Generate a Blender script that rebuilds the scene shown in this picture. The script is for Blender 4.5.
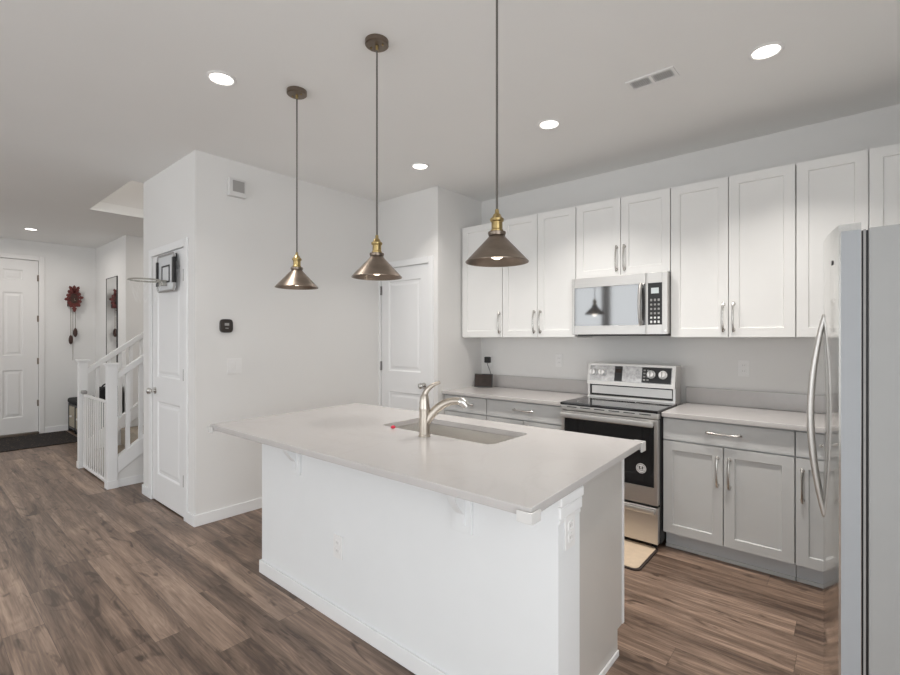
import bpy, bmesh, math, random
from mathutils import Vector, Matrix
random.seed(7)
for o in list(bpy.data.objects): bpy.data.objects.remove(o)
S = bpy.context.scene
COL = S.collection
H = 1.405          # eye height
CZ = 2.80          # ceiling height

# ------------------------------------------------------------------ camera
cd = bpy.data.cameras.new('camera'); cam = bpy.data.objects.new('camera', cd); COL.objects.link(cam)
cd.sensor_width = 36.0; cd.lens = 470.0 / 900.0 * 36.0; cd.clip_start = 0.05
cam.location = (0, 0, H); cam.rotation_euler = (math.radians(90), 0, math.radians(40.6))
S.camera = cam

# ------------------------------------------------------------------ world, daylight, exposure
W = bpy.data.worlds.new('world'); S.world = W; W.use_nodes = True
bg = W.node_tree.nodes['Background']; bg.inputs[0].default_value = (0.93, 0.97, 1.0, 1); bg.inputs[1].default_value = 1.4
S.view_settings.view_transform = 'Standard'; S.view_settings.look = 'None'
S.view_settings.gamma = 1.0; S.view_settings.use_curve_mapping = False
S.view_settings.exposure = 0.06

# windows of the wall behind the camera: (x0, x1, z0, z1)
FRONT_Y = -3.5
WINDOWS = [(-5.06, -4.37, 0.6, 2.6), (-4.18, -3.45, 0.6, 2.6), (-2.3, -0.4, 0.1, 2.4), (-8.2, -6.8, 0.6, 2.4)]
RIGHT_X = 1.0
SIDE_FILL_WINDOWS = [(-3.1, -1.9, 0.3, 2.5), (-1.4, 0.9, 0.1, 2.5)]     # unseen, added in the right wall to light the pantry wall: (y0, y1, z0, z1)
def daylight_fill(x0, x1, z0, z1, watts, side=False):
    l = bpy.data.lights.new('daylight_fill', 'AREA'); l.shape = 'RECTANGLE'; l.size = x1 - x0; l.size_y = z1 - z0
    l.energy = watts; l.color = (0.95, 0.98, 1.0)
    o = bpy.data.objects.new('daylight_fill', l); COL.objects.link(o)
    o.location = ((x0 + x1) / 2, FRONT_Y - 0.06, (z0 + z1) / 2); o.rotation_euler = (math.radians(90), 0, 0)
    if side: o.location = (RIGHT_X + 0.06, (x0 + x1) / 2, (z0 + z1) / 2); o.rotation_euler = (math.radians(90), 0, math.radians(90))
for w_ in SIDE_FILL_WINDOWS:
    daylight_fill(*w_, 5.9 * (w_[1] - w_[0]) * (w_[3] - w_[2]), True)  # fill through the added right-wall openings
for w_ in WINDOWS:
    daylight_fill(*w_, 7.8 * (w_[1] - w_[0]) * (w_[3] - w_[2]))

# ------------------------------------------------------------------ materials
def nt(name):
    m = bpy.data.materials.new(name); m.use_nodes = True
    return m, m.node_tree.nodes, m.node_tree.links, m.node_tree.nodes['Principled BSDF']
def M(name, col, rough=0.5, metal=0.0, var=0.03, vscale=6.0, bump=0.0, bscale=200.0, stretch=(1, 1, 1), coat=0.0, ior=1.45, trans=0.0):
    m, n, l, p = nt(name)
    tc = n.new('ShaderNodeTexCoord'); mp = n.new('ShaderNodeMapping'); mp.inputs['Scale'].default_value = stretch
    l.new(tc.outputs['Object'], mp.inputs['Vector'])
    no = n.new('ShaderNodeTexNoise'); no.inputs['Scale'].default_value = vscale; no.inputs['Detail'].default_value = 4
    l.new(mp.outputs[0], no.inputs['Vector'])
    r = n.new('ShaderNodeValToRGB'); e = r.color_ramp.elements
    e[0].position = 0.3; e[1].position = 0.7
    e[0].color = tuple(max(0, c * (1 - var)) for c in col) + (1,); e[1].color = tuple(min(1, c * (1 + var)) for c in col) + (1,)
    l.new(no.outputs['Fac'], r.inputs[0]); l.new(r.outputs[0], p.inputs['Base Color'])
    p.inputs['Roughness'].default_value = rough; p.inputs['Metallic'].default_value = metal
    p.inputs['IOR'].default_value = ior; p.inputs['Transmission Weight'].default_value = trans
    if coat: p.inputs['Coat Weight'].default_value = coat; p.inputs['Coat Roughness'].default_value = 0.06
    if bump:
        b2 = n.new('ShaderNodeTexNoise'); b2.inputs['Scale'].default_value = bscale; b2.inputs['Detail'].default_value = 3
        l.new(mp.outputs[0], b2.inputs['Vector'])
        bn = n.new('ShaderNodeBump'); bn.inputs['Strength'].default_value = bump; bn.inputs['Distance'].default_value = 0.002
        l.new(b2.outputs['Fac'], bn.inputs['Height']); l.new(bn.outputs[0], p.inputs['Normal'])
    return m
def emit(name, col, s):
    m, n, l, p = nt(name)
    p.inputs['Base Color'].default_value = (*col, 1); p.inputs['Emission Color'].default_value = (*col, 1); p.inputs['Emission Strength'].default_value = s
    return m

wall_m = M('wall_paint', (0.775, 0.765, 0.75), 0.75, var=0.008, vscale=2, bump=0.12, bscale=90)
ceil_m = M('ceiling_paint', (0.86, 0.855, 0.84), 0.85, var=0.008, vscale=2, bump=0.15, bscale=70)
trim_m = M('trim_paint', (0.84, 0.84, 0.84), 0.4, var=0.006)
door_m = M('door_paint', (0.83, 0.83, 0.83), 0.42, var=0.006)
entry_m = M('entry_door_paint', (0.80, 0.785, 0.77), 0.45, var=0.006)
upper_m = M('upper_cabinet_paint', (0.83, 0.825, 0.81), 0.38, var=0.006)
lower_m = M('lower_cabinet_paint', (0.60, 0.605, 0.60), 0.4, var=0.01)
toe_m = M('toe_kick_paint', (0.58, 0.60, 0.62), 0.5, var=0.01)
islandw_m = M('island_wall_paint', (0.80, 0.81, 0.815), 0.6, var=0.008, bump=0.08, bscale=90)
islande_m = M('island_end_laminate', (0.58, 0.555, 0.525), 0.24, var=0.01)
steel_m = M('stainless_steel', (0.66, 0.64, 0.615), 0.36, 1.0, var=0.03, vscale=30, stretch=(0.4, 0.4, 12))
steelh_m = M('stainless_brushed_level', (0.67, 0.655, 0.635), 0.42, 1.0, var=0.03, vscale=30, stretch=(0.3, 0.3, 20))
fridge_m = M('fridge_door_steel', (0.66, 0.66, 0.65), 0.12, 1.0, var=0.03, vscale=20, stretch=(8, 8, 0.3))
fside_m = M('fridge_side_grey', (0.40, 0.40, 0.395), 0.42, 0.0, var=0.02, bump=0.05, bscale=260)
fedge_m = M('fridge_door_edge_grey', (0.40, 0.415, 0.435), 0.45, 0.0, var=0.02)
nickel_m = M('brushed_nickel', (0.64, 0.625, 0.60), 0.27, 1.0, var=0.04, vscale=40)
faucet_m = M('faucet_nickel', (0.54, 0.49, 0.43), 0.3, 1.0, var=0.04, vscale=40)
sink_m = M('sink_steel', (0.72, 0.70, 0.67), 0.42, 1.0, var=0.05, vscale=25, stretch=(0.3, 8, 1))
brass_m = M('aged_brass', (0.44, 0.33, 0.15), 0.28, 1.0, var=0.15, vscale=60)
pewter_m = M('antique_pewter_shade', (0.27, 0.222, 0.182), 0.34, 1.0, var=0.14, vscale=14, stretch=(1, 1, 3))
pewin_m = M('shade_inside', (0.52, 0.44, 0.37), 0.42, 0.6, var=0.06, vscale=14)
hinge_m = M('satin_hinge', (0.30, 0.29, 0.28), 0.4, 0.8)
canopy_m = M('canopy_bronze', (0.22, 0.18, 0.145), 0.35, 1.0, var=0.1, vscale=30)
cord_m = M('cord_fabric', (0.12, 0.11, 0.10), 0.8, var=0.1, vscale=300)
black_m = M('black_plastic', (0.02, 0.02, 0.021), 0.4, var=0.1)
glass_m = M('black_glass', (0.010, 0.010, 0.011), 0.05, 0.0, var=0.1, ior=1.52)
mwglass_m = M('microwave_glass', (0.03, 0.03, 0.032), 0.05, 0.0, var=0.1, ior=2.25)
grey_m = M('grey_plastic', (0.35, 0.34, 0.33), 0.5, var=0.03)
white_m = M('white_plastic', (0.82, 0.81, 0.80), 0.35, var=0.01)
dial_m = M('silver_film', (0.62, 0.62, 0.62), 0.22, 0.7, var=0.25, vscale=45)
mat_m = M('beige_mat', (0.62, 0.49, 0.36), 0.7, var=0.05, vscale=30, bump=0.2, bscale=300)
matb_m = M('mat_border', (0.05, 0.035, 0.03), 0.7, var=0.1)
carpet_m = M('stair_carpet', (0.36, 0.31, 0.25), 0.95, var=0.18, vscale=60, bump=0.6, bscale=300)
chime_m = M('chime_plastic', (0.70, 0.69, 0.68), 0.5)
fabric_m = M('black_fabric', (0.016, 0.016, 0.017), 0.85, var=0.1)
wood_red_m = M('carved_wood', (0.12, 0.024, 0.02), 0.5, var=0.3, vscale=40)
wood_dark_m = M('dark_wood', (0.055, 0.025, 0.018), 0.5, var=0.25, vscale=40, bump=0.5, bscale=60)
basket_m = M('woven_beige', (0.42, 0.37, 0.29), 0.85, var=0.2, vscale=50, stretch=(1, 1, 4), bump=0.5, bscale=150)
mirror_m = M('mirror_silver', (0.86, 0.86, 0.85), 0.02, 1.0, var=0.005)
guard_m = M('clear_guard', (0.68, 0.67, 0.655), 0.25, 0.0, var=0.02)
plexi_m = M('backboard_plastic', (0.72, 0.74, 0.76), 0.12, 0.0, var=0.02, coat=0.5)
rim_m = M('hoop_metal', (0.45, 0.44, 0.40), 0.35, 0.6, var=0.05)
net_m = M('net_string', (0.85, 0.85, 0.84), 0.8, var=0.02)
red_m = M('red_plastic', (0.65, 0.02, 0.06), 0.35, var=0.05)
screen_m = M('display_screen', (0.035, 0.024, 0.02), 0.12, var=0.25, vscale=25)
thermo_m = M('thermostat_face', (0.045, 0.038, 0.035), 0.25, var=0.1)
lens_m = emit('lamp_lens', (1.0, 0.95, 0.89), 4.0)
bulb_m = emit('bulb_glow', (1.0, 0.86, 0.70), 2.2)
lcd_m = emit('lcd_glow', (0.50, 0.54, 0.55), 0.22)

def quartz():
    m, n, l, p = nt('white_quartz')
    tc = n.new('ShaderNodeTexCoord')
    a = n.new('ShaderNodeTexNoise'); a.inputs['Scale'].default_value = 2.2; a.inputs['Detail'].default_value = 6; a.inputs['Distortion'].default_value = 1.4
    b = n.new('ShaderNodeTexNoise'); b.inputs['Scale'].default_value = 260
    l.new(tc.outputs['Object'], a.inputs['Vector']); l.new(tc.outputs['Object'], b.inputs['Vector'])
    r = n.new('ShaderNodeValToRGB'); e = r.color_ramp.elements
    e[0].position = 0.47; e[0].color = (0.535, 0.51, 0.497, 1); e[1].position = 0.53; e[1].color = (0.535, 0.51, 0.497, 1)
    x = e.new(0.5); x.color = (0.522, 0.496, 0.482, 1)
    l.new(a.outputs['Fac'], r.inputs[0])
    mx = n.new('ShaderNodeMix'); mx.data_type = 'RGBA'; mx.inputs[0].default_value = 0.06
    l.new(r.outputs[0], mx.inputs[6]); l.new(b.outputs['Color'], mx.inputs[7]); l.new(mx.outputs[2], p.inputs['Base Color'])
    p.inputs['Roughness'].default_value = 0.2
    return m
quartz_m = quartz()

def plank_floor():
    m, n, l, p = nt('walnut_planks')
    def math_(op, a, b=None):
        k = n.new('ShaderNodeMath'); k.operation = op
        for i, v in enumerate((a, b)):
            if v is None: continue
            if isinstance(v, (int, float)): k.inputs[i].default_value = v
            else: l.new(v, k.inputs[i])
        return k.outputs[0]
    g = n.new('ShaderNodeTexCoord'); s = n.new('ShaderNodeSeparateXYZ'); l.new(g.outputs['Object'], s.inputs[0])
    PW, PL = 0.152, 1.22
    ry = math_('DIVIDE', s.outputs[1], PW); row = math_('FLOOR', ry); fy = math_('FRACT', ry)
    wn = n.new('ShaderNodeTexWhiteNoise'); wn.noise_dimensions = '1D'; l.new(row, wn.inputs['W'])
    rx = math_('ADD', math_('DIVIDE', s.outputs[0], PL), math_('MULTIPLY', wn.outputs['Value'], 7.31)); col = math_('FLOOR', rx); fx = math_('FRACT', rx)
    cv = n.new('ShaderNodeCombineXYZ'); l.new(row, cv.inputs[0]); l.new(col, cv.inputs[1])
    w2 = n.new('ShaderNodeTexWhiteNoise'); w2.noise_dimensions = '2D'; l.new(cv.outputs[0], w2.inputs['Vector'])
    sr = n.new('ShaderNodeSeparateColor'); l.new(w2.outputs['Color'], sr.inputs[0])
    # grain coordinates, shifted for every plank
    def coords(sx, sy, k):
        gc = n.new('ShaderNodeCombineXYZ')
        l.new(math_('ADD', math_('MULTIPLY', s.outputs[0], sx), math_('MULTIPLY', sr.outputs[0], 40 + k)), gc.inputs[0])
        l.new(math_('ADD', math_('MULTIPLY', s.outputs[1], sy), math_('MULTIPLY', sr.outputs[1], 40 + k)), gc.inputs[1])
        l.new(math_('MULTIPLY', sr.outputs[2], 20 + k), gc.inputs[2])
        return gc.outputs[0]
    def noise(vec, det, dist, rough=0.5):
        q = n.new('ShaderNodeTexNoise'); q.inputs['Scale'].default_value = 1.0; q.inputs['Detail'].default_value = det
        q.inputs['Distortion'].default_value = dist; q.inputs['Roughness'].default_value = rough; l.new(vec, q.inputs['Vector']); return q.outputs['Fac']
    broad = noise(coords(1.1, 14.0, 0), 5, 0.35)
    rings = math_('ABSOLUTE', math_('SUBTRACT', math_('FRACT', math_('MULTIPLY', noise(coords(1.0, 7.0, 3), 2, 0.8), 11.0)), 0.5))
    fine = noise(coords(5.0, 120.0, 5), 6, 0.3, 0.65)
    knot = noise(coords(3.0, 9.0, 9), 2, 1.8)
    v = math_('ADD', math_('ADD', math_('MULTIPLY', broad, 1.05), math_('MULTIPLY', rings, 0.20)), math_('ADD', math_('MULTIPLY', fine, 0.75), math_('MULTIPLY', sr.outputs[2], 0.26)))
    v = math_('SUBTRACT', v, math_('MULTIPLY', math_('MAXIMUM', math_('SUBTRACT', knot, 0.60), 0.0), 2.6))
    sap = noise(coords(0.8, 9.0, 13), 3, 0.5)
    v = math_('ADD', v, math_('MULTIPLY', math_('MINIMUM', math_('MAXIMUM', math_('MULTIPLY', math_('SUBTRACT', sap, 0.57), 9.0), 0.0), 1.0), 0.20))
    v = math_('SUBTRACT', v, 0.28)
    r = n.new('ShaderNodeValToRGB'); e = r.color_ramp.elements
    e[0].position = 0.42; e[0].color = (0.080, 0.050, 0.035, 1); e[1].position = 1.0; e[1].color = (0.48, 0.345, 0.26, 1)
    for pos, c in ((0.55, (0.150, 0.099, 0.071)), (0.66, (0.208, 0.141, 0.103)), (0.78, (0.305, 0.209, 0.153))):
        q = e.new(pos); q.color = (*c, 1)
    l.new(math_('MULTIPLY', v, 0.80), r.inputs[0])
    # plank seams
    ey = math_('MINIMUM', fy, math_('SUBTRACT', 1.0, fy)); ex = math_('MINIMUM', fx, math_('SUBTRACT', 1.0, fx))
    seam = math_('MINIMUM', math_('GREATER_THAN', math_('MULTIPLY', ey, PW), 0.0009), math_('GREATER_THAN', math_('MULTIPLY', ex, PL), 0.0009))
    mx = n.new('ShaderNodeMix'); mx.data_type = 'RGBA'; l.new(seam, mx.inputs[0]); mx.inputs[6].default_value = (0.085, 0.058, 0.045, 1); l.new(r.outputs[0], mx.inputs[7])
    l.new(mx.outputs[2], p.inputs['Base Color'])
    p.inputs['Roughness'].default_value = 0.38
    bn = n.new('ShaderNodeBump'); bn.inputs['Strength'].default_value = 0.15; bn.inputs['Distance'].default_value = 0.001
    l.new(math_('ADD', fine, seam), bn.inputs['Height']); l.new(bn.outputs[0], p.inputs['Normal'])
    return m
floor_m = plank_floor()

def rug_mat():
    m, n, l, p = nt('dark_patterned_rug')
    tc = n.new('ShaderNodeTexCoord')
    a = n.new('ShaderNodeTexVoronoi'); a.inputs['Scale'].default_value = 26; l.new(tc.outputs['Object'], a.inputs['Vector'])
    r = n.new('ShaderNodeValToRGB'); e = r.color_ramp.elements
    e[0].position = 0.14; e[0].color = (0.16, 0.10, 0.06, 1); e[1].position = 0.24; e[1].color = (0.014, 0.010, 0.009, 1)
    l.new(a.outputs['Distance'], r.inputs[0]); l.new(r.outputs[0], p.inputs['Base Color']); p.inputs['Roughness'].default_value = 0.95
    return m
rug_m = rug_mat()

# ------------------------------------------------------------------ mesh helpers
class MB:
    def __init__(s): s.bm = bmesh.new()
    def box(s, x0, x1, y0, y1, z0, z1, bev=0.0, seg=2):
        r = bmesh.ops.create_cube(s.bm, size=1.0); vs = r['verts']
        for v in vs:
            v.co = Vector(((x0 + x1) / 2 + v.co.x * (x1 - x0), (y0 + y1) / 2 + v.co.y * (y1 - y0), (z0 + z1) / 2 + v.co.z * (z1 - z0)))
        if bev:
            es = list({e for v in vs for e in v.link_edges})
            bmesh.ops.bevel(s.bm, geom=es, offset=bev, segments=seg, profile=0.5, affect='EDGES')
        return s
    def prism(s, pts, a0, a1, axis='z', bev=0.0):
        def P(q, a):
            if axis == 'z': return (q[0], q[1], a)
            if axis == 'x': return (a, q[0], q[1])
            return (q[0], a, q[1])
        v0 = [s.bm.verts.new(P(q, a0)) for q in pts]; v1 = [s.bm.verts.new(P(q, a1)) for q in pts]
        fs = [s.bm.faces.new(v0), s.bm.faces.new(v1)]
        k = len(pts)
        for i in range(k): fs.append(s.bm.faces.new((v0[i], v0[(i + 1) % k], v1[(i + 1) % k], v1[i])))
        bmesh.ops.recalc_face_normals(s.bm, faces=fs)
        if bev:
            es = list({e for f in fs[:2] for e in f.edges})
            bmesh.ops.bevel(s.bm, geom=es, offset=bev, segments=2, profile=0.5, affect='EDGES')
        return s
    def lathe(s, prof, c=(0, 0, 0), seg=32, axis='z', closed=False):
        rings = []
        for (r, h) in prof:
            ring = []
            for i in range(seg):
                t = 2 * math.pi * i / seg; a, b = r * math.cos(t), r * math.sin(t)
                d = {'z': (a, b, h), 'y': (a, h, b), 'x': (h, a, b)}[axis]
                ring.append(s.bm.verts.new((c[0] + d[0], c[1] + d[1], c[2] + d[2])))
            rings.append(ring)
        fs = []
        n_ = len(rings)
        for j in range(n_ if closed else n_ - 1):
            A, B = rings[j], rings[(j + 1) % n_]
            for i in range(seg): fs.append(s.bm.faces.new((A[i], A[(i + 1) % seg], B[(i + 1) % seg], B[i])))
        if not closed:
            if prof[0][0] > 1e-4: fs.append(s.bm.faces.new(rings[0]))
            if prof[-1][0] > 1e-4: fs.append(s.bm.faces.new(rings[-1]))
        bmesh.ops.recalc_face_normals(s.bm, faces=fs)
        return s
    def tube(s, pts, r, seg=10, closed=False, flat=1.0):
        pts = [Vector(p) for p in pts]; n_ = len(pts); rings = []
        rr = r if isinstance(r, (list, tuple)) else [r] * n_
        ref = None
        for i, p in enumerate(pts):
            t = (pts[(i + 1) % n_] - pts[i - 1]) if closed else (pts[min(i + 1, n_ - 1)] - pts[max(i - 1, 0)])
            t.normalize()
            if ref is None: ref = Vector((0, 0, 1)) if abs(t.z) < 0.9 else Vector((1, 0, 0))
            a = (ref - t * ref.dot(t)).normalized(); b = t.cross(a); ref = a
            rings.append([s.bm.verts.new(p + (a * math.cos(2 * math.pi * k / seg) + b * flat * math.sin(2 * math.pi * k / seg)) * rr[i]) for k in range(seg)])
        fs = []
        for j in range(n_ if closed else n_ - 1):
            A, B = rings[j], rings[(j + 1) % n_]
            for k in range(seg): fs.append(s.bm.faces.new((A[k], A[(k + 1) % seg], B[(k + 1) % seg], B[k])))
        if not closed: fs += [s.bm.faces.new(rings[0]), s.bm.faces.new(rings[-1])]
        bmesh.ops.recalc_face_normals(s.bm, faces=fs)
        return s
    def panel(s, x0, x1, z0, z1, yf, t, rects, prof):
        """board facing -Y, front at yf; each rect gets rings (inset, depth) of prof"""
        xs = sorted({x0, x1, *[q for r in rects for q in (r[0], r[1])]}); zs = sorted({z0, z1, *[q for r in rects for q in (r[2], r[3])]})
        q = lambda *c: s.bm.faces.new([s.bm.verts.new(v) for v in c])
        for i in range(len(xs) - 1):
            for j in range(len(zs) - 1):
                a, b, c, d = xs[i], xs[i + 1], zs[j], zs[j + 1]
                cx, cz = (a + b) / 2, (c + d) / 2
                if any(r[0] < cx < r[1] and r[2] < cz < r[3] for r in rects): continue
                q((a, yf, c), (b, yf, c), (b, yf, d), (a, yf, d))
        for r in rects:
            pi, pd = 0.0, 0.0
            for (ins, dep) in prof:
                A = [(r[0] + pi, yf + pd, r[2] + pi), (r[1] - pi, yf + pd, r[2] + pi), (r[1] - pi, yf + pd, r[3] - pi), (r[0] + pi, yf + pd, r[3] - pi)]
                B = [(r[0] + ins, yf + dep, r[2] + ins), (r[1] - ins, yf + dep, r[2] + ins), (r[1] - ins, yf + dep, r[3] - ins), (r[0] + ins, yf + dep, r[3] - ins)]
                for k in range(4): q(A[k], A[(k + 1) % 4], B[(k + 1) % 4], B[k])
                pi, pd = ins, dep
            q(*B)
        yb = yf + t
        q((x0, yb, z0), (x0, yb, z1), (x1, yb, z1), (x1, yb, z0))
        q((x0, yf, z0), (x0, yf, z1), (x0, yb, z1), (x0, yb, z0)); q((x1, yf, z0), (x1, yb, z0), (x1, yb, z1), (x1, yf, z1))
        q((x0, yf, z0), (x0, yb, z0), (x1, yb, z0), (x1, yf, z0)); q((x0, yf, z1), (x1, yf, z1), (x1, yb, z1), (x0, yb, z1))
        bmesh.ops.remove_doubles(s.bm, verts=s.bm.verts[:], dist=1e-5)
        bmesh.ops.recalc_face_normals(s.bm, faces=s.bm.faces[:])
        return s
    def xf(s, mat): bmesh.ops.transform(s.bm, matrix=mat, verts=s.bm.verts[:]); return s
    def build(s, name, mat, parent=None, smooth=True):
        me = bpy.data.meshes.new(name)
        if parent is not None:
            w = Vector((0, 0, 0)); q = parent
            while q is not None: w += q.location; q = q.parent
            bmesh.ops.translate(s.bm, vec=-w, verts=s.bm.verts[:])
        s.bm.to_mesh(me); s.bm.free(); me.materials.append(mat)
        if smooth:
            for p in me.polygons: p.use_smooth = True
            try: me.set_sharp_from_angle(angle=math.radians(35))
            except Exception: pass
        o = bpy.data.objects.new(name, me); COL.objects.link(o)
        if smooth: wn = o.modifiers.new('even_normals', 'WEIGHTED_NORMAL'); wn.keep_sharp = True
        if parent is not None: o.parent = parent
        return o
def tag(o, label, cat, group=None):
    o['label'] = label; o['category'] = cat
    if group: o['group'] = group
    return o
def thing(name, label, cat, loc, group=None):
    o = bpy.data.objects.new(name, None); COL.objects.link(o); o.location = loc; o.empty_display_size = 0.05
    return tag(o, label, cat, group)
def struct(o): o['kind'] = 'structure'; return o
def box(*a, **k): return MB().box(*a, **k)
def kids(o): return [c for c in bpy.data.objects if c.parent == o]
def dup(o, loc=None, parent=None):
    c = o.copy(); COL.objects.link(c)
    if parent is not None: c.parent = parent
    if loc is not None: c.location = loc
    for k in kids(o): dup(k, parent=c)
    return c

# ------------------------------------------------------------------ structure
YC, XP, YD, XA, YB = 1.42, -3.71, 3.21, -2.898, 3.879       # closet wall, pantry wall, pantry door wall, alcove wall, back wall
XE, YM, XH = -9.03, 1.985, -7.51                             # entry wall, mirror wall, hall wall
struct(box(XE - .12, 1.12, FRONT_Y - .12, 5.72, -.1, 0).build('floor', floor_m))
OX0, OX1, OY0, OY1 = -6.30, -4.86, 1.325, 5.6                # stairwell opening
c = MB(); c.box(XE - .12, OX0, FRONT_Y - .12, 5.72, CZ, CZ + .1); c.box(OX1, 1.12, FRONT_Y - .12, 5.72, CZ, CZ + .1)
c.box(OX0, OX1, FRONT_Y - .12, OY0, CZ, CZ + .1); c.box(OX0, OX1, OY1, 5.72, CZ, CZ + .1)
struct(c.build('ceiling', ceil_m))
struct(box(XA, 1.0, YB, YB + .12, 0, CZ).build('wall_back', wall_m))
m = MB(); ys = FRONT_Y
for (a, b, z0, z1) in SIDE_FILL_WINDOWS:
    m.box(RIGHT_X, RIGHT_X + .12, ys, a, 0, CZ); m.box(RIGHT_X, RIGHT_X + .12, a, b, 0, z0); m.box(RIGHT_X, RIGHT_X + .12, a, b, z1, CZ); ys = b
m.box(RIGHT_X, RIGHT_X + .12, ys, YB, 0, CZ); struct(m.build('wall_right', wall_m, smooth=False))
struct(box(XP - .12, XP, YC + .12, YD, 0, CZ).build('wall_pantry', wall_m))
def wall_x(name, x0, x1, y0, y1, holes):          # wall along X with openings (hx0,hx1,hz0,hz1)
    m = MB(); xs = x0
    for (a, b, z0, z1) in sorted(holes):
        m.box(xs, a, y0, y1, 0, CZ); m.box(a, b, y0, y1, z1, CZ)
        if z0 > 0: m.box(a, b, y0, y1, 0, z0)
        xs = b
    m.box(xs, x1, y0, y1, 0, CZ)
    return struct(m.build(name, wall_m, smooth=False))
CD = (-4.625, -3.90, 0, 2.105); PD = (-3.685, -3.005, 0, 2.105)
wall_x('wall_closet', OX1, XP, YC, YC + .12, [CD])
wall_x('wall_door', XP - .12, XA, YD, YD + .12, [PD])
struct(box(XA - .12, XA, YD + .12, YB + .12, 0, CZ).build('wall_alcove', wall_m))
wall_x('wall_front', XE, 1.0, FRONT_Y - .12, FRONT_Y, WINDOWS)
ED = (0.385, 1.305, 0.03, 2.525)
m = MB(); m.box(XE - .12, XE, FRONT_Y - .12, ED[0], 0, CZ); m.box(XE - .12, XE, ED[1], YM + .12, 0, CZ); m.box(XE - .12, XE, ED[0], ED[1], ED[3], CZ)
struct(m.build('wall_left', wall_m, smooth=False))
struct(box(XE, XH, YM, YM + .12, 0, CZ).build('wall_mirror', wall_m))
struct(box(XH - .12, XH, YM + .12, 5.6, 0, CZ).build('wall_hall', wall_m))
struct(box(XH - .12, OX1 + .12, 5.6, 5.72, 0, 5.4).build('wall_end', wall_m))
# stairwell: side wall of the closet block and the upper storey round the opening
m = MB(); m.box(OX1, OX1 + .12, YC + .12, 5.6, 0, CZ); m.box(OX1, OX1 + .12, OY0 - .12, 5.6, CZ + .1, 5.4)
struct(m.build('wall_stairwell', wall_m, smooth=False))
def upstairs_fill():  # unseen fill added to brighten the stairwell; no window behind it
    l = bpy.data.lights.new('daylight_fill', 'AREA'); l.shape = 'RECTANGLE'; l.size = 1.1; l.size_y = 1.2; l.energy = 50; l.color = (1.0, .95, .9)
    o = bpy.data.objects.new('daylight_fill', l); COL.objects.link(o); o.location = ((OX0 + OX1) / 2, 5.55, 4.3); o.rotation_euler = (math.radians(-90), 0, 0)
upstairs_fill()
def hall_fill():  # unseen fill without a fixture, added to brighten the hall wall
    l = bpy.data.lights.new('hall_fill', 'AREA'); l.shape = 'DISK'; l.size = .13; l.energy = 9; l.color = (1, .95, .88)
    o = bpy.data.objects.new('hall_fill', l); COL.objects.link(o); o.location = (-6.75, 2.9, CZ - .01)
hall_fill()
struct(box(OX0 - .12, OX0, OY0 - .12, 5.6, CZ + .1, 5.4).build('wall_upstairs', wall_m))
struct(box(OX0, OX1, OY0 - .12, OY0, CZ + .1, 5.4).build('wall_landing', wall_m))
struct(box(OX0 - .12, OX1 + .12, OY0 - .12, 5.72, 5.4, 5.5).build('ceiling_upstairs', ceil_m))
# windows behind the camera
for i, (a, b, z0, z1) in enumerate(WINDOWS):
    f = MB(); y0, y1 = FRONT_Y - .045, FRONT_Y + .015
    for q in ((a - .07, a, z0 - .07, z1 + .07), (b, b + .07, z0 - .07, z1 + .07), (a, b, z1, z1 + .07), (a, b, z0 - .07, z0)): f.box(q[0], q[1], FRONT_Y, y1, q[2], q[3])
    f.box(a, b, y0, y0 + .04, (z0 + z1) / 2 - .02, (z0 + z1) / 2 + .02)
    struct(f.build('window_%d' % (i + 1), trim_m))
for i, (a, b, z0, z1) in enumerate(SIDE_FILL_WINDOWS):
    f = MB()
    for q in ((a - .07, a, z0 - .07, z1 + .07), (b, b + .07, z0 - .07, z1 + .07), (a, b, z1, z1 + .07), (a, b, z0 - .07, z0)): f.box(RIGHT_X - .015, RIGHT_X, q[0], q[1], q[2], q[3])
    f.box(RIGHT_X + .02, RIGHT_X + .05, (a + b) / 2 - .03, (a + b) / 2 + .03, z0, z1)
    struct(f.build('window_%d' % (i + 5), trim_m))  # frames of the unseen right-wall openings added for fill light
# baseboards
def baseb(name, *boxes):
    m = MB()
    for b in boxes: m.box(*b, bev=.004)
    return struct(m.build(name, trim_m))
bh, bt = .085, .014
baseb('baseboard_pantry', (XP, XP + bt, YC - bt, YD, 0, bh))
baseb('baseboard_closet', (OX1, CD[0] - .062, YC - bt, YC, 0, bh), (CD[1] + .062, XP, YC - bt, YC, 0, bh))
baseb('baseboard_door', (PD[1] + .062, XA, YD - bt, YD, 0, bh))
baseb('baseboard_left', (XE, XE + bt, ED[1] + .065, YM - bt, 0, bh), (XE, XE + bt, FRONT_Y, ED[0] - .065, 0, bh))
baseb('baseboard_mirror', (XE, XH, YM - bt, YM, 0, bh))
baseb('baseboard_hall', (XH, XH + bt, YM - bt, 5.6, 0, bh))

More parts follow.
